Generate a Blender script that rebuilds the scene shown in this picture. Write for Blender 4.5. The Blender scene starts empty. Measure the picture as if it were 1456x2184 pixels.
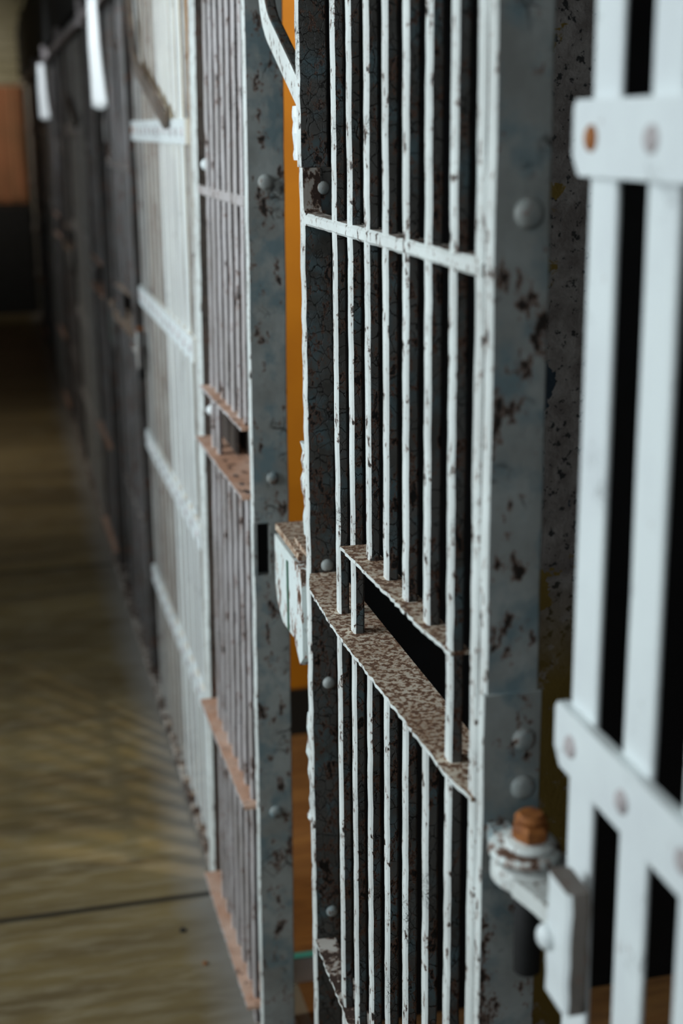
import bpy, bmesh, math, random
from mathutils import Vector, Matrix
random.seed(7)
SC = bpy.context.scene
COL = SC.collection
R = math.radians

# ---------------------------------------------------------------- camera, world, light, exposure
PITCH, YAW, ROLL, EYE = R(15.25), R(13.6), R(-0.64), 1.55
Fv = Vector((math.sin(YAW)*math.cos(PITCH), math.cos(YAW)*math.cos(PITCH), -math.sin(PITCH)))
R0 = Vector((math.cos(YAW), -math.sin(YAW), 0)); U0 = R0.cross(Fv)
Rv = R0*math.cos(ROLL) + U0*math.sin(ROLL); Uv = U0*math.cos(ROLL) - R0*math.sin(ROLL)
cam_d = bpy.data.cameras.new('camera'); cam = bpy.data.objects.new('camera', cam_d); COL.objects.link(cam)
m = Matrix((Rv, Uv, -Fv)).transposed().to_4x4(); m.translation = (0, 0, EYE); cam.matrix_world = m
cam_d.sensor_fit = 'VERTICAL'; cam_d.sensor_height = 36; cam_d.sensor_width = 24
cam_d.lens = 50.0; cam_d.clip_start = 0.05; cam_d.clip_end = 100
cam_d.dof.use_dof = True; cam_d.dof.focus_distance = 1.60; cam_d.dof.aperture_fstop = 3.4
SC.camera = cam
SC.view_settings.view_transform = 'Standard'; SC.view_settings.look = 'None'
SC.view_settings.exposure = 0.0; SC.view_settings.gamma = 1.0; SC.view_settings.use_curve_mapping = False

W = bpy.data.worlds.new('world'); SC.world = W; W.use_nodes = True
bg = W.node_tree.nodes['Background']; bg.inputs[0].default_value = (0.72, 0.86, 1.0, 1); bg.inputs[1].default_value = 0.16

def area(name, loc, target, sx, sy, power, col):
    d = bpy.data.lights.new(name, 'AREA'); d.shape = 'RECTANGLE'; d.size = sx; d.size_y = sy; d.energy = power; d.color = col
    o = bpy.data.objects.new(name, d); COL.objects.link(o); o.location = loc
    o.rotation_euler = (Vector(target)-Vector(loc)).to_track_quat('-Z', 'Y').to_euler(); return o
# daylight through the tall corridor windows in the left wall
wl = area('window_light', (-2.45, 2.2, 2.1), (0.37, 2.2, 1.45), 2.9, 1.5, 50, (0.85, 0.95, 1.0)); wl.data.spread = R(95)
wf = area('window_light_far', (-2.45, 6.2, 2.1), (0.37, 6.2, 1.5), 1.2, 1.5, 3.5, (0.86, 0.93, 1.0)); wf.data.spread = R(120)
# skylight of the corridor behind the photographer
area('skylight', (-0.8, -1.6, 2.6), (0.35, 1.6, 1.3), 1.6, 1.2, 24, (0.87, 0.95, 1.0))
area('sign_fill', (-0.35, 3.75, 2.5), (0.318, 4.1, 1.76), 0.25, 0.25, 0.75, (0.88, 0.95, 1.0)).data.spread = R(45)  # added unseen fill that brightens the nearer paper sign
area('sign_fill', (-0.35, 7.2, 2.5), (0.32, 7.7, 1.74), 0.25, 0.25, 1.1, (0.88, 0.95, 1.0)).data.spread = R(45)  # same added fill for the farther sign
area('end_fill', (-0.9, 10.8, 2.5), (-0.1, 13.1, 1.5), 0.5, 0.5, 7, (1.0, 0.93, 0.8)).data.spread = R(80)  # added fill that lifts the far end wall and door
area('floor_fill', (-0.8, 6.6, 2.6), (-0.15, 6.9, 0), 0.4, 2.2, 6, (1.0, 0.93, 0.8)).data.spread = R(75)  # added fill from above for the floor down the row
# added unseen spot that brightens the ochre cell wall
ld = bpy.data.lights.new('cell_fill', 'SPOT'); ld.energy = 60; ld.spot_size = R(110); ld.spot_blend = 0.6; ld.shadow_soft_size = 0.06; ld.color = (1.0, 0.86, 0.62)
lo = bpy.data.objects.new('cell_fill', ld); COL.objects.link(lo); lo.location = (1.15, 2.25, 2.2)
lo.rotation_euler = (Vector((0.75, 3.39, 0.9))-Vector((1.15, 2.25, 2.2))).to_track_quat('-Z', 'Y').to_euler()

# ---------------------------------------------------------------- materials
def mat_new(name):
    mt = bpy.data.materials.new(name); mt.use_nodes = True
    nt = mt.node_tree; b = nt.nodes['Principled BSDF']; return mt, nt, b
class NB:
    def __init__(s, nt):
        s.nt = nt; g = nt.nodes.new('ShaderNodeNewGeometry'); s.pos = g.outputs['Position']
    def n(s, t, **k):
        x = s.nt.nodes.new(t)
        for a, v in k.items(): setattr(x, a, v)
        return x
    def put(s, sock, v):
        if hasattr(v, 'is_linked') or isinstance(v, bpy.types.NodeSocket): s.nt.links.new(v, sock)
        else: sock.default_value = v
    def scale(s, v, sc):
        x = s.n('ShaderNodeVectorMath', operation='MULTIPLY'); s.put(x.inputs[0], v); x.inputs[1].default_value = sc; return x.outputs[0]
    def noise(s, scale, vec=None, detail=6, rough=0.6, dist=0.0):
        x = s.n('ShaderNodeTexNoise'); s.put(x.inputs['Vector'], vec or s.pos)
        x.inputs['Scale'].default_value = scale; x.inputs['Detail'].default_value = detail
        x.inputs['Roughness'].default_value = rough; x.inputs['Distortion'].default_value = dist
        return x.outputs['Fac'], x.outputs['Color']
    def warp(s, scale, amt):
        f, c = s.noise(scale, detail=4)
        a = s.n('ShaderNodeVectorMath', operation='SUBTRACT'); s.put(a.inputs[0], c); a.inputs[1].default_value = (.5, .5, .5)
        b = s.n('ShaderNodeVectorMath', operation='SCALE'); s.put(b.inputs[0], a.outputs[0]); b.inputs['Scale'].default_value = amt
        d = s.n('ShaderNodeVectorMath', operation='ADD'); s.put(d.inputs[0], s.pos); s.put(d.inputs[1], b.outputs[0]); return d.outputs[0]
    def edge(s, scale, vec):
        x = s.n('ShaderNodeTexVoronoi', feature='DISTANCE_TO_EDGE'); s.put(x.inputs['Vector'], vec); x.inputs['Scale'].default_value = scale; return x.outputs['Distance']
    def ramp(s, f, a, b, lo=0.0, hi=1.0):
        x = s.n('ShaderNodeMapRange'); x.clamp = True; s.put(x.inputs[0], f)
        x.inputs[1].default_value = a; x.inputs[2].default_value = b; x.inputs[3].default_value = lo; x.inputs[4].default_value = hi; return x.outputs[0]
    def mul(s, a, b, op='MULTIPLY'):
        x = s.n('ShaderNodeMath', operation=op); s.put(x.inputs[0], a); s.put(x.inputs[1], b); return x.outputs[0]
    def mix(s, f, a, b):
        x = s.n('ShaderNodeMix', data_type='RGBA'); s.put(x.inputs[0], f)
        s.put(x.inputs[6], a if not isinstance(a, tuple) else (*a, 1)); s.put(x.inputs[7], b if not isinstance(b, tuple) else (*b, 1)); return x.outputs[2]
    def bump(s, bsdf, h, strength=0.5, dist=0.001):
        x = s.n('ShaderNodeBump'); x.inputs['Strength'].default_value = strength; x.inputs['Distance'].default_value = dist
        s.put(x.inputs['Height'], h); s.nt.links.new(x.outputs[0], bsdf.inputs['Normal'])

def paint(name, base, base2, rust=(0.20, 0.07, 0.025), dark=(0.02, 0.017, 0.015), chip=.66, fine=42, crack=0.5, crack_scale=55, stretch=1.0, rough=0.45, patch=(0.2, 0.29, 0.32), patch_amt=0.0, spec=0.4):
    mt, nt, b = mat_new(name); k = NB(nt)
    f1, _ = k.noise(9, detail=5); c = k.mix(k.ramp(f1, .38, .62), base, base2)
    if patch_amt:
        fp, _ = k.noise(22, vec=k.warp(11, .03), detail=3); c = k.mix(k.ramp(fp, 0.56-patch_amt*.1, .72-patch_amt*.1), c, patch)
    # crackle: thick alligatored paint
    wv = k.warp(60, .012)
    wv = k.scale(wv, (1, 1, stretch))
    e1 = k.edge(crack_scale, wv); e2 = k.edge(crack_scale*2.9, wv)
    msk, _ = k.noise(14, detail=3); mm = k.ramp(msk, .60-crack*.3, .70-crack*.3)
    ck = k.mul(k.ramp(e1, .008, .045, 1, 0), mm)
    ck2 = k.mul(k.mul(k.ramp(e2, .01, .05, .65, 0), mm), k.ramp(msk, .48, .6))
    ck = k.mul(ck, ck2, 'MAXIMUM')
    c = k.mix(ck, c, dark)
    # chips with a rusty rim
    f2, _ = k.noise(fine, vec=k.scale(k.pos, (1, 1, .55)), detail=8, rough=.72)
    f3, _ = k.noise(160, detail=4)
    cc = k.mul(f2, k.mul(f3, .16), 'ADD')
    chipf = k.ramp(cc, chip+.08, chip+.10); rim = k.ramp(cc, chip+.045, chip+.085)
    c = k.mix(k.mul(rim, .85), c, rust); c = k.mix(chipf, c, dark)
    nt.links.new(c, b.inputs['Base Color'])
    b.inputs['Roughness'].default_value = rough; b.inputs['Specular IOR Level'].default_value = spec
    h = k.mul(k.mul(ck, -1.0), k.mul(chipf, -1.2), 'ADD'); fh, _ = k.noise(120, detail=3); h = k.mul(h, k.mul(fh, .5), 'ADD')
    k.bump(b, h, .6, .0012)
    return mt
def plain(name, base, rough=.6, base2=None, scale=20, bump=.3):
    mt, nt, b = mat_new(name); k = NB(nt)
    f, _ = k.noise(scale, detail=6)
    nt.links.new(k.mix(k.ramp(f, .35, .65), base, base2 or tuple(x*.7 for x in base)), b.inputs['Base Color'])
    b.inputs['Roughness'].default_value = rough; b.inputs['Specular IOR Level'].default_value = .3
    k.bump(b, f, bump, .001); return mt

M = {}
M['edge'] = paint('worn_white_paint', (.68, .72, .70), (.56, .58, .56), chip=.60, fine=95, crack=.0, crack_scale=90)
M['side'] = paint('crackled_shaded_paint', (.115, .112, .105), (.065, .062, .055), dark=(.008, .007, .006), chip=.57, fine=70, crack=.9, crack_scale=80, stretch=.7, patch=(.10, .15, .165), patch_amt=.45, rough=.5)  # real cracks; the dark tone puts the sides' shade into the colour
M['post'] = paint('grey_green_paint', (.40, .43, .42), (.27, .28, .265), dark=(.03, .024, .02), chip=.60, crack=.16, crack_scale=30, stretch=.8, patch=(.20, .27, .29), patch_amt=.7, rough=.4)
M['brownpost'] = paint('brown_grimed_paint', (.17, .14, .12), (.11, .09, .075), chip=.62, crack=.4)
M['grille'] = paint('clean_white_paint', (.74, .79, .79), (.68, .72, .73), chip=.70, crack=.0, rough=.38)
M['ledge'] = paint('dusty_ledge_paint', (.50, .47, .43), (.38, .34, .30), rust=(.17, .07, .025), dark=(.045, .025, .018), chip=.50, crack=.1, rough=.8)
M['rust'] = paint('rusty_plate', (.62, .54, .44), (.42, .33, .25), rust=(.42, .18, .055), dark=(.14, .07, .04), chip=.505, fine=140, crack=.0, rough=.85)
M['dulledge'] = paint('dull_edge_paint', (.46, .43, .43), (.36, .33, .32), chip=.60, crack=0)
M['dull'] = paint('dull_grille_paint', (.42, .42, .40), (.30, .28, .26), chip=.62, crack=0)  # greyer grille colour; on far copies it carries the dimmer light
M['pinkrust'] = paint('pink_rust_plate', (.66, .45, .35), (.52, .28, .18), chip=.62, crack=.0, rough=.85)
M['bolt'] = plain('rusted_bolt', (.36, .13, .03), .7, (.16, .05, .015), 60, .8)
M['lock'] = paint('lock_case_paint', (.68, .74, .73), (.60, .66, .64), rust=(.33, .10, .03), dark=(.10, .05, .03), chip=.55, crack=.05, crack_scale=30, stretch=.3, patch=(.10, .20, .15), patch_amt=0)
M['steel'] = plain('dark_steel', (.018, .018, .018), .8, (.010, .010, .010))
M['rail'] = plain('pale_rail_paint', (.60, .54, .54), .5, (.25, .22, .22), 12)
M['black'] = plain('unlit_black', (.006, .006, .007), .9, (.004, .004, .004))  # near-black colour standing in for unlit cell depths and the lock hole
M['liner'] = plain('brown_liner', (.07, .055, .045), .8, (.04, .032, .028), 15)
M['paper'] = plain('white_paper', (.86, .88, .88), .6, (.80, .82, .82), 5, .05)
M['cyan'] = plain('turquoise_print', (.05, .42, .44), .5, (.05, .36, .38), 5, .05)
M['ceil'] = plain('ceiling_paint', (.45, .42, .33), .8, (.32, .29, .18), 3)
M['boards'] = plain('end_wall_boards', (.42, .39, .28), .7, (.32, .29, .18), 3)
M['faredge'] = paint('dimmed_grey_front', (.19, .18, .18), (.11, .105, .10), chip=.60, crack=0)  # near edge paint darkened, dimming down the row put into the colour
M['farside'] = paint('dark_grey_front', (.085, .08, .078), (.05, .045, .042), chip=.60, crack=0)  # side colours darkened likewise for the dimmer far fronts
M['window'] = plain('window_frame_paint', (.35, .36, .33), .5)
M['wallpaint'] = plain('corridor_wall_paint', (.13, .13, .10), .7, (.09, .085, .06), 4)
# peeling cell wall: grey skin, blue black scars, ochre patches low down
def peel():
    mt, nt, b = mat_new('peeling_wall'); k = NB(nt)
    f, _ = k.noise(22, vec=k.warp(25, .03), detail=8, rough=.7); f2, _ = k.noise(7, vec=k.warp(20, .05), detail=5); f3, _ = k.noise(90, detail=5)
    c = k.mix(k.ramp(f, .4, .6), (.26, .24, .225), (.15, .13, .12))
    c = k.mix(k.ramp(f3, .58, .62), c, (.02, .02, .02))
    c = k.mix(k.ramp(f2, .60, .61), c, (.015, .03, .045))
    sp = k.n('ShaderNodeSeparateXYZ'); nt.links.new(k.pos, sp.inputs[0])
    low = k.mul(k.ramp(sp.outputs[2], .95, .80), k.ramp(f, .35, .45)); hi = k.mul(k.ramp(f2, .40, .39), 1.0)
    c = k.mix(k.mul(low, hi, 'MAXIMUM'), c, (.16, .105, .015))
    nt.links.new(c, b.inputs['Base Color']); b.inputs['Roughness'].default_value = .75; k.bump(b, f, .8, .003); return mt
M['peel'] = peel()
def ochre():
    mt, nt, b = mat_new('ochre_wall'); k = NB(nt)
    f, _ = k.noise(6, detail=5); c = k.mix(k.ramp(f, .3, .7), (.60, .235, .003), (.50, .185, .003))
    sp = k.n('ShaderNodeSeparateXYZ'); nt.links.new(k.pos, sp.inputs[0])
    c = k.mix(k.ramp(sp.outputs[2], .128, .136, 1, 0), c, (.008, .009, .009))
    nt.links.new(c, b.inputs['Base Color']); b.inputs['Roughness'].default_value = .7; return mt
M['ochre'] = ochre()
def floor_mat(name, a, b2, c3, joint=True):
    mt, nt, b = mat_new(name); k = NB(nt)
    f, _ = k.noise(3.2, vec=k.scale(k.pos, (.45, 2.6, 1)), detail=6, rough=.6, dist=.15)
    f2, _ = k.noise(26, vec=k.scale(k.pos, (.35, 1.6, 1)), detail=5)
    f4, _ = k.noise(.9, vec=k.scale(k.pos, (.3, 1.5, 1)), detail=2)
    c = k.mix(k.ramp(f, .38, .64), a, b2); c = k.mix(k.ramp(f2, .46, .66, 0, .55), c, c3)
    c = k.mix(k.ramp(f4, .40, .60, .45, 0), c, tuple(x*.4 for x in a))
    sp = k.n('ShaderNodeSeparateXYZ'); nt.links.new(k.pos, sp.inputs[0])
    if joint:
        w = k.mul(sp.outputs[0], k.mul(k.mul(f, .5, 'SUBTRACT'), .12), 'ADD')
        c = k.mix(k.ramp(w, .27, .35, 0, .75), c, (.25, .245, .235))      # pale unworn strip along the bars
        y = k.mul(k.mul(k.mul(sp.outputs[1], 2.655, 'SUBTRACT'), 2.4, 'DIVIDE'), .5, 'ADD')
        fr = k.mul(y, 0, 'ADD'); x = k.n('ShaderNodeMath', operation='FRACT'); k.put(x.inputs[0], fr)
        d = k.mul(x.outputs[0], .5, 'SUBTRACT'); ab = k.n('ShaderNodeMath', operation='ABSOLUTE'); k.put(ab.inputs[0], d)
        c = k.mix(k.ramp(ab.outputs[0], .002, .006, .9, 0), c, (.012, .011, .01))
    nt.links.new(c, b.inputs['Base Color'])
    nt.links.new(k.ramp(f2, .3, .7, .42, .7), b.inputs['Roughness']); b.inputs['Specular IOR Level'].default_value = .3
    k.bump(b, f2, .35, .002); return mt
M['floor'] = floor_mat('worn_concrete', (.145, .105, .05), (.245, .18, .075), (.33, .28, .18))
M['cellfloor'] = floor_mat('cell_boards', (.20, .09, .03), (.30, .15, .05), (.12, .05, .02), False)
def door_mat():
    mt, nt, b = mat_new('rust_red_door'); k = NB(nt)
    f, _ = k.noise(3, vec=k.scale(k.pos, (3, 1, .8)), detail=4); nt.links.new(k.mix(k.ramp(f, .35, .65), (.36, .14, .06), (.22, .10, .04)), b.inputs['Base Color'])
    b.inputs['Roughness'].default_value = .7; return mt
M['fardoor'] = door_mat()

# ---------------------------------------------------------------- mesh helpers (all in world coordinates of the first bay)
def bm_new(): return bmesh.new()
def box(bm, x0, x1, y0, y1, z0, z1):
    v = [bm.verts.new(p) for p in ((x0,y0,z0),(x1,y0,z0),(x1,y1,z0),(x0,y1,z0),(x0,y0,z1),(x1,y0,z1),(x1,y1,z1),(x0,y1,z1))]
    for q in ((3,2,1,0),(4,5,6,7),(0,1,5,4),(1,2,6,5),(2,3,7,6),(3,0,4,7)): bm.faces.new([v[i] for i in q])
def upright(bm, x0, x1, y0, y1, z0, z1, ch=.002, jit=.0005, step=.035, bow=0.0):
    """vertical flat bar with chamfered corners and a slightly uneven hand painted outline"""
    n = max(1, int((z1-z0)/step)); rings = []
    for i in range(n+1):
        z = z0+(z1-z0)*i/n; j = lambda: random.uniform(-jit, jit)
        t = (z-0.0)/2.4; by = bow*math.sin(t*math.pi*2)
        a, b, c, d = x0+j(), x1+j(), y0+j()+by, y1+j()+by
        pts = [(a+ch,c),(b-ch,c),(b,c+ch),(b,d-ch),(b-ch,d),(a+ch,d),(a,d-ch),(a,c+ch)]
        rings.append([bm.verts.new((p[0], p[1], z)) for p in pts])
    for i in range(n):
        for q in range(8): bm.faces.new((rings[i][q], rings[i][(q+1)%8], rings[i+1][(q+1)%8], rings[i+1][q]))
    bm.faces.new(rings[0][::-1]); bm.faces.new(rings[-1])
def along(bm, x0, x1, y0, y1, z0, z1, ch=.002, jit=.0005, step=.03):
    """the same bar lying along Y"""
    n = max(1, int((y1-y0)/step)); rings = []
    for i in range(n+1):
        y = y0+(y1-y0)*i/n; j = lambda: random.uniform(-jit, jit); a, b, c, d = x0+j(), x1+j(), z0+j(), z1+j()
        pts = [(a+ch,c),(b-ch,c),(b,c+ch),(b,d-ch),(b-ch,d),(a+ch,d),(a,d-ch),(a,c+ch)]
        rings.append([bm.verts.new((p[0], y, p[1])) for p in pts])
    for i in range(n):
        for q in range(8): bm.faces.new((rings[i][(q+1)%8], rings[i][q], rings[i+1][q], rings[i+1][(q+1)%8]))
    bm.faces.new(rings[0]); bm.faces.new(rings[-1][::-1])
def plate(bm, outline, z0, z1):
    """horizontal plate from an XY outline, counterclockwise from above"""
    lo = [bm.verts.new((x, y, z0)) for x, y in outline]; hi = [bm.verts.new((x, y, z1)) for x, y in outline]; n = len(outline)
    bm.faces.new(lo[::-1]); bm.faces.new(hi)
    for i in range(n): bm.faces.new((lo[i], lo[(i+1)%n], hi[(i+1)%n], hi[i]))
def slab_x(bm, outline, x0, x1):
    """plate facing -X from a (y,z) outline"""
    a = [bm.verts.new((x0, y, z)) for y, z in outline]; b = [bm.verts.new((x1, y, z)) for y, z in outline]; n = len(outline)
    bm.faces.new(a); bm.faces.new(b[::-1])
    for i in range(n): bm.faces.new((a[(i+1)%n], a[i], b[i], b[(i+1)%n]))
def dome(bm, c, r, h, axis, seg=18, rings=6):
    """rivet head on a face; axis is the direction it bulges to"""
    ax = Vector(axis).normalized(); u = ax.orthogonal().normalized(); v = ax.cross(u); c = Vector(c); rows = []
    for i in range(rings):
        t = i/rings*math.pi/2; rr = r*math.cos(t)**.75; hh = h*math.sin(t)
        rows.append([bm.verts.new(c+ax*hh+u*rr*math.cos(2*math.pi*k/seg)+v*rr*math.sin(2*math.pi*k/seg)) for k in range(seg)])
    top = bm.verts.new(c+ax*h)
    base = [bm.verts.new(c-ax*.002+u*r*math.cos(2*math.pi*k/seg)+v*r*math.sin(2*math.pi*k/seg)) for k in range(seg)]
    rows = [base]+rows
    for i in range(len(rows)-1):
        for k in range(seg): bm.faces.new((rows[i][k], rows[i][(k+1)%seg], rows[i+1][(k+1)%seg], rows[i+1][k]))
    for k in range(seg): bm.faces.new((rows[-1][k], rows[-1][(k+1)%seg], top))
    bm.faces.new(base[::-1])
def cyl(bm, c, r, z0, z1, seg=32, sx=1.0, ch=.0015):
    rows = []
    for z, rr in ((z0, r-ch), (z0+ch, r), (z1-ch, r), (z1, r-ch)):
        rows.append([bm.verts.new((c[0]+rr*sx*math.cos(2*math.pi*k/seg), c[1]+rr*math.sin(2*math.pi*k/seg), z)) for k in range(seg)])
    for i in range(3):
        for k in range(seg): bm.faces.new((rows[i][k], rows[i][(k+1)%seg], rows[i+1][(k+1)%seg], rows[i+1][k]))
    bm.faces.new(rows[0][::-1]); bm.faces.new(rows[-1])

def wloc(p):
    v = Vector((0, 0, 0))
    while p is not None: v += p.location; p = p.parent
    return v
def obj(name, bm, mats, parent=None, smooth=False, label=None):
    bmesh.ops.recalc_face_normals(bm, faces=bm.faces[:])
    me = bpy.data.meshes.new(name); off = wloc(parent) if parent else Vector((0, 0, 0))
    bmesh.ops.translate(bm, verts=bm.verts[:], vec=-off)
    if not isinstance(mats, (list, tuple)): mats = [mats]
    for q in mats: me.materials.append(M[q])
    if len(mats) > 1:   # corridor faces worn white; sides get old cracked coats with shade painted in
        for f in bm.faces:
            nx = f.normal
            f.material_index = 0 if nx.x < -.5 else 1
    if smooth:
        for f in bm.faces: f.smooth = True
    bm.to_mesh(me); bm.free()
    o = bpy.data.objects.new(name, me); COL.objects.link(o)
    if parent: o.parent = parent
    if label: o['label'] = label
    return o
def thing(name, label, cat, loc, group=None):
    o = bpy.data.objects.new(name, None); COL.objects.link(o); o.location = loc; o.empty_display_size = .05
    o['label'] = label; o['category'] = cat
    if group: o['group'] = group
    return o
def tag(o, label, cat, group=None):
    o['label'] = label; o['category'] = cat
    if group: o['group'] = group
    return o
def struct(name, bm, mat): o = obj(name, bm, mat); o['kind'] = 'structure'; return o
def dup(o, dy, label):
    def cp(s, par):
        c = s.copy(); COL.objects.link(c); c.parent = par
        for ch in s.children: cp(ch, c)
        return c
    c = cp(o, None)
    for q in [c]+list(c.children_recursive):      # farther fronts get darker colours, the fading light put into the paint
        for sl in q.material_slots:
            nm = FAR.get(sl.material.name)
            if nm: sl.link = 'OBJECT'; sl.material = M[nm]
    c.location = o.location+Vector((0, dy, 0)); c['label'] = label; return c

FAR = {'worn_white_paint': 'faredge', 'dull_edge_paint': 'faredge', 'crackled_shaded_paint': 'farside', 'grey_green_paint': 'farside', 'mauve_grey_paint': 'farside', 'brown_grimed_paint': 'farside', 'lock_case_paint': 'faredge', 'clean_white_paint': 'dull', 'dull_grille_paint': 'dull'}
X = .3727            # plane of the bar fronts
PER = 2.85           # one cell front
TOP = 2.34           # top of the bars
# ---------------------------------------------------------------- the setting
b = bm_new(); box(b, -2.6, .46, -2.5, 13.2, -.1, 0); struct('floor', b, 'floor')
b = bm_new(); box(b, .46, 2.6, -2.5, 13.2, -.1, 0); struct('floor_cells', b, 'cellfloor')
b = bm_new()
box(b, -2.6, 2.6, -2.5, 13.2, 2.75, 2.85)
for i in range(12): box(b, -2.6, .40, .2+i*1.1, .36+i*1.1, 2.60, 2.75)
struct('ceiling', b, 'ceil')
b = bm_new()       # left wall with its window openings
box(b, -2.7, -2.6, -2.5, 13.2, 0, 1.3); box(b, -2.7, -2.6, -2.5, 13.2, 2.9, 3.0)
prev = -2.5
for (y0, y1) in ((0.7, 3.7), (5.55, 6.85)):
    box(b, -2.7, -2.6, prev, y0, 1.3, 2.9); prev = y1
box(b, -2.7, -2.6, prev, 13.2, 1.3, 2.9)
struct('wall_left', b, 'wallpaint')
for i, (y0, y1) in enumerate(((0.7, 3.7), (5.55, 6.85))):
    b = bm_new(); box(b, -2.66, -2.62, y0, y1, 1.3, 1.36); box(b, -2.66, -2.62, y0, y1, 2.84, 2.9)
    n = 4
    for k in range(n+1): yy = y0+(y1-y0-.05)*k/n; box(b, -2.66, -2.62, yy, yy+.05, 1.36, 2.84)
    struct('window_%d' % (i+1), b, 'window')
b = bm_new()       # far end wall, boarded above the door
box(b, -2.6, 2.6, 13.1, 13.2, 0, 2.75)
for i in range(9): box(b, -2.6, .38, 13.05, 13.1, 1.93+i*.09, 1.93+i*.09+.05)
struct('wall_back', b, 'boards')
b = bm_new(); box(b, -.62, .36, 13.02, 13.10, .92, 1.90)
for i in range(6): box(b, -.60+i*.16, -.47+i*.16, 13.00, 13.02, .95, 1.87)
struct('door_1', b, 'fardoor')
b = bm_new(); box(b, -.9, .36, 12.6, 13.1, 0, .90); struct('trim_1', b, 'steel')
b = bm_new(); box(b, 2.5, 2.6, -2.5, 13.2, 0, 2.75); struct('wall_right', b, 'black')  # near-black so the cells look unlit
# ochre partition of the cell behind the doorway, and the peeling pier in the first cell
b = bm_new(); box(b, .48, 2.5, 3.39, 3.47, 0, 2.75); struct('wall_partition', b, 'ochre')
b = bm_new(); box(b, .625, .775, 1.72, 1.76, 0, 2.75); struct('wall_pier', b, 'peel')
b = bm_new(); box(b, .475, 2.5, 2.14, 2.20, 0, 2.75); struct('wall_partition', b, 'black')  # added to hide the ochre wall; near-black for an unlit cell
for i, y in enumerate((-.3, 6.3, 9.1, 11.9)):
    b = bm_new(); box(b, .46, 2.5, y, y+.08, 0, 2.75); struct('wall_partition', b, 'liner')
# lintel, dark box put in for shadow above the far cell fronts, and their low sill
b = bm_new(); box(b, .36, .60, -1.2, 13.0, 2.34, 2.40); box(b, .352, .60, 3.78, 13.0, 1.955, 2.335); struct('trim_2', b, 'steel')
b = bm_new(); along(b, .362, .43, -1.2, 13.0, 0, .022, .003, .0008, .1); struct('trim_3', b, 'ledge')
# ---------------------------------------------------------------- builders for one cell front
def rivet(parent, c, r, h, axis, mat, label=None):
    b = bm_new(); dome(b, c, r, h, axis); return obj('rivet', b, mat, parent, True, label)

def make_grille(y_far, nb, label, grp, dull=()):
    t = thing('bar_grille', label, 'grille', (X, y_far-nb*.0425, .022), grp)
    for k in range(nb):
        b = bm_new(); yc = y_far-.0215-k*.0848
        upright(b, X+.004, X+.0085, yc-.0205, yc+.0205, .022, TOP, .0015, .0004, .08); obj('bar', b, 'dull' if k in dull else 'grille', t)
    for zc in (1.540, 1.130, .750, .375, 2.05):
        b = bm_new(); y0, y1 = y_far-nb*.0848+.02, y_far+.008; h = .0235
        slab_x(b, [(y0, zc-h), (y0, zc+h), (y1-.004, zc+h), (y1, zc+h-.005), (y1, zc-h+.012), (y1-.010, zc-h)], X-.0045, X+.004)
        s = obj('strap', b, 'grille', t)
        for k in range(nb):
            if zc < 2: rivet(s, (X-.0045, y_far-.0215-k*.0848, zc+random.uniform(-.002, .002)), .0085, .0035, (-1, 0, 0), 'bolt' if (k == 0 and 1.5 < zc) else 'rail')
    return t

def make_post(name, y, w, depth, label, riv, mats, grp, hole=False, seam=None):
    """flat steel post set edge-on; y is its near face"""
    t = thing(name, label, 'post', (X, y, .022), grp)
    b = bm_new()
    if not hole: upright(b, X, X+depth, y, y+w, .022, TOP, .0015, .0006, .05)
    else:
        z0, z1, xa, xb = .862, .948, X+.006, X+.026
        upright(b, X, X+depth, y, y+w, .022, z0, .0015, .0006, .05); upright(b, X, X+depth, y, y+w, z1, TOP, .0015, .0006, .05)
        box(b, X, xa, y, y+w, z0, z1); box(b, xb, X+depth, y, y+w, z0, z1)
    obj('plate', b, mats, t)
    if hole:
        b = bm_new(); box(b, xa, xb, y+w-.004, y+w-.001, z0, z1); obj('strike_pocket', b, 'black', t)
    if seam:
        b = bm_new(); upright(b, X-.003, X+depth+.002, y-.004, y+.002, .022, seam, .001, .0005, .05); obj('lap_plate', b, mats, t)
        dy = -.004
    for (x, z, r) in riv:
        yy = y-(.004 if seam and z < seam else 0); rivet(t, (x, yy, z), r, r*.55, (0, -1, 0), 'post')
    return t

def ledge(name, parent, front, back, y0, y1, z, th, mat, jag=.0012, mats=None):
    """plate with a ragged front lip; front is a list of (y,x) control points"""
    pts = []; n = int((y1-y0)/.008)
    for i in range(n+1):
        y = y1+(y0-y1)*i/n
        for (a, b2) in zip(front[:-1], front[1:]):
            if min(a[0], b2[0])-1e-6 <= y <= max(a[0], b2[0])+1e-6:
                x = a[1]+(b2[1]-a[1])*(y-a[0])/(b2[0]-a[0]); break
        pts.append((x+random.uniform(-jag, jag), y))
    out = pts+[(back, y0), (back, y1)]
    b = bm_new(); plate(b, out, z-th, z)
    o = obj(name, b, ['edge' if mat != 'pinkrust' else 'dulledge', mat], parent)
    return o

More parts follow.
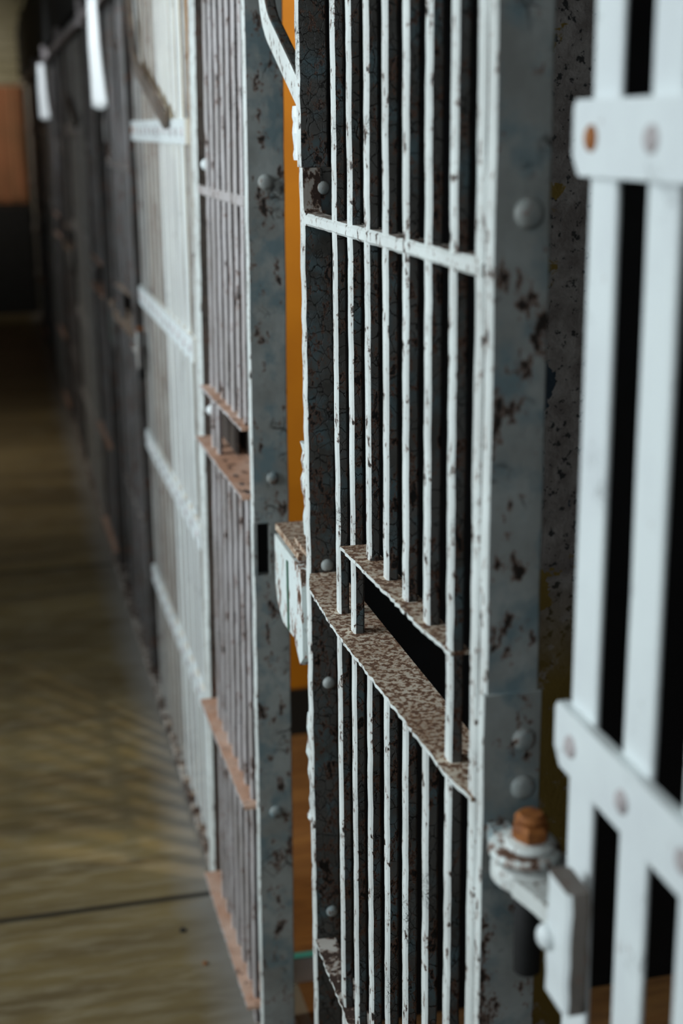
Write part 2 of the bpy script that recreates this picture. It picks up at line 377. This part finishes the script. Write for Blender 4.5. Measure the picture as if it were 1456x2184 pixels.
# --- swing door in focus
def make_door():
    t = thing('cell_door', 'narrow barred steel cell door with rusty food slot beside the open gap', 'door', (X, 1.05, .03), 'barred cell doors')
    ys = [1.5635-.0705*k for k in range(7)]; w = .0168; d = .0125
    # long bars
    for k, y in enumerate(ys):
        b = bm_new(); jit = .00035; bow = random.uniform(-.0008, .0008)
        segs = [(.03, TOP-.05)]
        if 1 < k < 6: segs = [(.03, .985), (1.095, TOP-.05)]
        for (z0, z1) in segs: upright(b, X, X+d, y-w/2, y+w/2, z0, z1, .0022, jit, .02, bow)
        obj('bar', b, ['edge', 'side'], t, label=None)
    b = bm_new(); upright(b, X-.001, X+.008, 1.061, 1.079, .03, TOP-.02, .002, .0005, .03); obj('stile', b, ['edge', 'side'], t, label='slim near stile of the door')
    # wide far stile, in two lapped lengths
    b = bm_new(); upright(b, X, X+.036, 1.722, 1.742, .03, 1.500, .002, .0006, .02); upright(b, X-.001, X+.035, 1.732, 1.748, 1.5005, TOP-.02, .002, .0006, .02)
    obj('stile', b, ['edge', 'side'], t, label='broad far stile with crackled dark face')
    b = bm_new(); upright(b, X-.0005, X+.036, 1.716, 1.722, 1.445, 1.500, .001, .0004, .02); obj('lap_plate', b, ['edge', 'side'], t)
    # rail that turns up into the stile with a rounded corner
    b = bm_new(); along(b, X-.0015, X+.022, 1.059, 1.716, 1.4325, 1.4470, .003, .0006, .02)
    pts = []
    for i in range(7):
        a = math.pi/2*i/6; pts.append((1.700+.024*math.sin(a), 1.459-.024*math.cos(a)*1.1))
    prof = pts+[(1.722, 1.50), (1.714, 1.50)]+[(1.700+.012*math.sin(math.pi/2*(6-i)/6), 1.459-.012*math.cos(math.pi/2*(6-i)/6)) for i in range(7)]
    slab_x(b, prof, X-.0015, X+.02)
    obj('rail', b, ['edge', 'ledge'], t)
    ledge('slot_ledge', t, [(1.478, .3555), (1.40, .3580), (1.20, .3660), (1.128, .3715)], .390, 1.132, 1.478, 1.096, .004, 'rust')
    ledge('slot_shelf', t, [(1.720, .3725), (1.655, .3585), (1.50, .3545), (1.12, .3620), (1.06, .3690)], .413, 1.062, 1.720, .988, .004, 'rust')
    ledge('bottom_ledge', t, [(1.720, .3715), (1.60, .370), (1.06, .3700)], .400, 1.062, 1.720, .452, .004, 'ledge')
    ledge('bottom_ledge', t, [(1.720, .3705), (1.60, .370), (1.06, .3700)], .400, 1.062, 1.720, .060, .004, 'ledge')
    for z in (1.476, .997, .833, .492, .16, 2.0): rivet(t, (.3965, 1.722 if z < 1.5 and z < 1.44 else (1.716 if z < 1.5 else 1.732), z), .0085, .006, (0, -1, 0), 'post')
    # lock case with its stepped cover, hanging over the gap
    b = bm_new(); L0, L1 = 1.744, 1.925
    prof = [(L0, .985), (L0, .862), (L0+.02, .845), (L0+.055, .872), (L1-.05, .868), (L1-.012, .886), (L1, .905), (L1, .985)]
    slab_x(b, prof, X-.006, X+.034); c = obj('lock_case', b, 'lock', t)
    b = bm_new(); box(b, X-.003, X+.042, L0+.03, L1+.008, .989, .999); box(b, X+.004, X+.04, L0, L0+.09, .9995, 1.006); obj('case_cover', b, 'rust', c)
    b = bm_new(); box(b, X-.0075, X-.0058, L0+.085, L0+.094, .872, .972); obj('seam_strip', b, 'lock', c); c.children[-1].data.materials[0] = M['green']
    b = bm_new(); box(b, X+.008, X+.022, L1-.01, L1+.05, .905, .935); obj('lock_bolt', b, 'steel', c)
    b = bm_new(); upright(b, X-.002, X+.012, 1.748, 1.768, 1.508, 1.572, .004, .001, .006); box(b, X+.001, X+.010, 1.766, 1.773, 1.520, 1.560); obj('keeper', b, 'grille', t)
    b = bm_new(); upright(b, X+.001, X+.014, 1.742, 1.764, 1.03, 1.155, .003, .002, .012); obj('keeper', b, 'lock', t)
    b = bm_new(); upright(b, X+.001, X+.014, 1.742, 1.760, .60, .78, .003, .003, .012); obj('keeper', b, 'lock', t)
    b = bm_new(); upright(b, X+.006, X+.012, 1.742, 1.753, .03, 1.50, .002, .001, .03); obj('stop_strip', b, 'grille', t)
    return t
M['green'] = plain('green_undercoat', (.05, .13, .085), .6)

def make_panel():
    """second barred front with a slot, closer bars and a rusty tray"""
    t = thing('barred_panel', 'narrow barred panel with rusty slot tray behind the grey post', 'barred panel', (X, 2.4, .022), 'fixed barred panels')
    ys = [2.172+.0575*k for k in range(7)]; w = .0200; d = .0085
    for k, y in enumerate(ys):
        b = bm_new(); segs = [(.022, TOP-.05)]
        if k < 5: segs = [(.022, .985), (1.095, TOP-.05)]
        for (z0, z1) in segs: upright(b, X, X+d, y-w/2, y+w/2, z0, z1, .002, .0005, .04, random.uniform(-.001, .001))
        obj('bar', b, ['dulledge', 'panelside'], t)
    b = bm_new(); along(b, X-.0015, X+.022, 2.14, 2.62, 1.431, 1.4475, .003, .0006, .02); obj('rail', b, ['dulledge', 'ledge'], t)
    ledge('slot_ledge', t, [(2.54, .356), (2.14, .362)], .398, 2.142, 2.54, 1.096, .005, 'pinkrust')
    ledge('slot_shelf', t, [(2.62, .356), (2.14, .362)], .425, 2.142, 2.62, .985, .005, 'pinkrust')
    for z in (.452, .07): ledge('bottom_ledge', t, [(2.62, .352), (2.14, .356)], .402, 2.142, 2.62, z, .007, 'pinkrust')
    b = bm_new(); box(b, .405, .409, 2.15, 2.62, .03, .975); box(b, .405, .409, 2.15, 2.62, 1.105, TOP-.05); box(b, .405, .409, 2.44, 2.62, .975, 1.105); box(b, .425, .428, 2.15, 2.62, .980, 1.110); obj('backing_sheet', b, 'liner', t)
    for z in (1.485, 1.05): rivet(t, (X+.003, 2.535, z), .010, .008, (-.6, -1, 0), 'grille')
    return t
M['panelside'] = paint('mauve_grey_paint', (.30, .27, .275), (.20, .17, .165), chip=.62, crack=.3, patch=(.2, .2, .2))

def make_arm(p, label, mat, x0, x1, w=.041):
    """bent flat lever; p is its centre line in (y,z)"""
    pts = [Vector(q) for q in p]; fine = []
    for i in range(1, len(pts)-1):      # round the bends
        a = pts[i]+(pts[i-1]-pts[i]).normalized()*.05; c = pts[i]+(pts[i+1]-pts[i]).normalized()*.05
        for k in range(7):
            s = k/6; fine.append(a*(1-s)**2+pts[i]*2*s*(1-s)+c*s*s)
    pts = [pts[0]]+fine+[pts[-1]]; L = []; Rr = []
    for i, q in enumerate(pts):
        dd = (pts[min(i+1, len(pts)-1)]-pts[max(i-1, 0)]).normalized(); nn = Vector((-dd.y, dd.x)); L.append(q+nn*w/2); Rr.append(q-nn*w/2)
    b = bm_new(); va = [[b.verts.new((x, v.x, v.y)) for v in (l, r) for x in (x0, x1)] for l, r in zip(L, Rr)]
    for i in range(len(va)-1):
        a, c = va[i], va[i+1]; b.faces.new((a[0], a[2], c[2], c[0])); b.faces.new((a[1], c[1], c[3], a[3])); b.faces.new((a[0], c[0], c[1], a[1])); b.faces.new((a[2], a[3], c[3], c[2]))
    b.faces.new((va[0][0], va[0][1], va[0][3], va[0][2])); b.faces.new((va[-1][0], va[-1][2], va[-1][3], va[-1][1]))
    o = obj('locking_lever', b, mat); me = o.data
    y, z = p[-1]; me.transform(Matrix.Translation((-x0, -y, -z))); o.location = (x0, y, z)
    bv = o.modifiers.new('soft_edges', 'BEVEL'); bv.width = .003; bv.segments = 2
    tag(o, label, 'lever', 'bent levers of the door locks'); return o

def make_hinge():
    t = thing('pivot_hinge', 'white eye hinge with rusty orange bolt head on the nearest grey post', 'hinge', (.373, .93, .98), 'pivot hinges on the posts')
    c = (.3725, .932)
    b = bm_new(); cyl(b, (.369, .934), .0305, 1.003, 1.010, 32, .92); obj('washer', b, 'lock', t, True)
    b = bm_new(); cyl(b, c, .0215, 1.010, 1.016, 32, .92); obj('washer', b, 'edge', t, True)
    b = bm_new(); cyl(b, c, .0165, 1.016, 1.030, 6, .92, .004); cyl(b, c, .0135, 1.030, 1.038, 24, .92, .004); obj('bolt', b, 'bolt', t)
    b = bm_new(); cyl(b, c, .0315, .981, .9975, 36, .95, .004)
    plate(b, [(.350, .910), (.357, .884), (.3625, .850), (.3675, .850), (.376, .884), (.405, .888), (.408, .930), (.395, .950)], .982, .9965)
    obj('eye', b, 'edge', t)
    b = bm_new(); upright(b, .3500, .3675, .803, .842, .948, 1.042, .003, .0008, .012); obj('bracket', b, ['grille', 'brownpost'], t)
    rivet(t, (.350, .836, .992), .010, .008, (-1, -.2, 0), 'grille')
    b = bm_new(); cyl(b, c, .011, .90, .981, 20); obj('pin', b, 'steel', t, True)
    b = bm_new(); box(b, .374, .392, .945, 1.034, .962, .978); obj('lug', b, 'post', t)
    return t

GR = 'white bar grilles of the cell fronts'
g0 = make_grille(3.722, 12, 'bright white bar grille just beyond the brown post, first one fully in view', GR, (0, 1, 2, 3, 4, 5, 11))
gA = make_grille(3.722-PER, 12, 'closest white bar grille with riveted straps at the right edge of the photo', GR)
names = ['first', 'second', 'third', 'fourth']
postC = make_post('steel_post', 1.040, .018, .0465, 'nearest broad grey steel post with large rivets, right of the slotted door',
    [(.401, 1.483, .0125), (.406, 1.050, .0105), (.406, 1.006, .0115), (.404, .55, .011), (.402, 1.95, .011)], ['edge', 'post'], 'steel posts between the cell fronts', seam=1.092)
postF = make_post('steel_post', 2.115, .022, .0570, 'mottled grey steel post with black strike hole left of the ochre gap',
    [(.401, 1.469, .0115), (.405, 1.02, .010), (.402, .45, .011), (.402, 1.9, .011)], ['edge', 'post'], 'steel posts between the cell fronts', hole=True)
postE = make_post('steel_post', 2.625, .075, .0200, 'dull brown sided post between slotted panel and bright white grille', [], ['edge', 'brownpost'], 'steel posts between the cell fronts')
door = make_door(); panel = make_panel()
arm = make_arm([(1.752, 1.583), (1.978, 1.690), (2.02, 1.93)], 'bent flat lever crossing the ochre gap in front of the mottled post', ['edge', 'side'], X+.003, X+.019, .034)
arm2 = make_arm([(2.93, 1.560), (3.47, 1.690), (3.575, 1.860)], 'dark bent lever reaching down to the strap of the bright white grille', 'brownpost', X-.020, X-.008, .034)
hinge = make_hinge()
nth = ['second', 'third', 'fourth']
for n in (1, 2, 3):
    dy = PER*n; w = nth[n-1]
    dup(postC, dy, '%s broad grey riveted post counted down the row from the camera' % w)
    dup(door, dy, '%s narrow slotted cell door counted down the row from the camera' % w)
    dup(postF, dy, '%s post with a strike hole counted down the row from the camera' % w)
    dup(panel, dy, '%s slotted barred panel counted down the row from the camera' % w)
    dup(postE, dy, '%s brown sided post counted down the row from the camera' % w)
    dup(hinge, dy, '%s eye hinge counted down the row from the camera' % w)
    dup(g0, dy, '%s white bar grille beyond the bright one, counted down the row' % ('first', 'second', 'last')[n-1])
    if n < 3:
        dup(arm2, dy, '%s dark bent lever beyond the one at the bright grille' % ('first', 'second')[n-1])
for o, a in ((postF, .009), (panel, .013), (postE, .012)):      # the old fronts lean slightly out of plumb
    o.rotation_euler.y = a; o.location.x -= a*1.3
# ---------------------------------------------------------------- overhead rail, paper signs, small litter
b = bm_new(); along(b, X-.030, X-.010, 1.2, 12.9, 1.885, 1.912, .004, .0015, .15)
rl = obj('operating_rail', b, 'rail'); tag(rl, 'long pale operating rail running above the bars to the far end', 'rail')
for k in range(7):
    b = bm_new(); y = 2.2+k*1.425; upright(b, X-.036, X-.007, y, y+.05, 1.875, 1.96, .003, .001, .03); obj('guide_clamp', b, 'rail', rl)

def paper(x0, y, zt, label, h, w):
    b = bm_new(); nx, nz = 6, 14; g = []
    for i in range(nz+1):
        t = i/nz; z = zt-h*t; ww = w*(.55+.28*t+.32*max(0, t-.75)); row = []
        for j in range(nx+1):
            s = j/nx-.5; cx = x0+s*ww*.62; cy = y-s*ww*1.05-.014*math.cos(s*math.pi)-.016*max(0, t-.75)
            row.append((cx+.012*(t-.5)*(t > .5), cy, z-.010*math.cos(s*math.pi)*t))
        g.append(row)
    fr = [[b.verts.new(p) for p in r] for r in g]; bk = [[b.verts.new((p[0]+.0006, p[1]+.0008, p[2])) for p in r] for r in g]
    for i in range(nz):
        for j in range(nx):
            b.faces.new((fr[i][j], fr[i+1][j], fr[i+1][j+1], fr[i][j+1])); b.faces.new((bk[i][j], bk[i][j+1], bk[i+1][j+1], bk[i+1][j]))
    for j in range(nx):
        b.faces.new((fr[0][j], fr[0][j+1], bk[0][j+1], bk[0][j])); b.faces.new((fr[nz][j], bk[nz][j], bk[nz][j+1], fr[nz][j+1]))
    for i in range(nz):
        b.faces.new((fr[i][0], bk[i][0], bk[i+1][0], fr[i+1][0])); b.faces.new((fr[i][nx], fr[i+1][nx], bk[i+1][nx], bk[i][nx]))
    o = obj('paper_sign', b, 'paper', None, True); tag(o, label, 'sign', 'white paper signs on the rail')
    o.data.transform(Matrix.Translation((-x0, -y, -zt))); o.location = (x0, y, zt)
    b = bm_new(); box(b, x0-.002, .343, y-.004, y, 1.895, 1.900); box(b, x0-.002, x0+.001, y-.012, y, min(zt, 1.897)-.02, 1.900); obj('hook', b, 'steel', o); return o
paper(.318, 4.12, 1.93, 'larger bright white paper sign hanging from the overhead rail', .325, .068)
paper(.320, 7.73, 1.862, 'smaller dimmer white paper sign hanging farther along the rail', .268, .084)

b = bm_new(); box(b, .452, .505, 2.292, 2.308, .001, .052); o = obj('small_carton', b, 'paper')
tag(o, 'small white carton with turquoise top lying on the cell floor in the gap', 'carton'); ctn = o
b = bm_new(); box(b, .451, .506, 2.291, 2.309, .052, .054); c = obj('lid', b, 'cyan', ctn, label='turquoise lid')
for (x, y, r, l, mm) in ((.276, 2.526, .007, 'dark paint flake lying on the concrete near the bars', 'steel'), (.302, 2.40, .005, 'small rusty flake on the concrete, nearer the camera than the dark flake', 'bolt')):
    b = bm_new(); dome(b, (0, 0, .001), r, r*.5, (0, 0, 1), 7, 2); o = obj('paint_flake', b, mm); o.location = (x, y, .001); tag(o, l, 'paint flake', 'flakes on the floor')
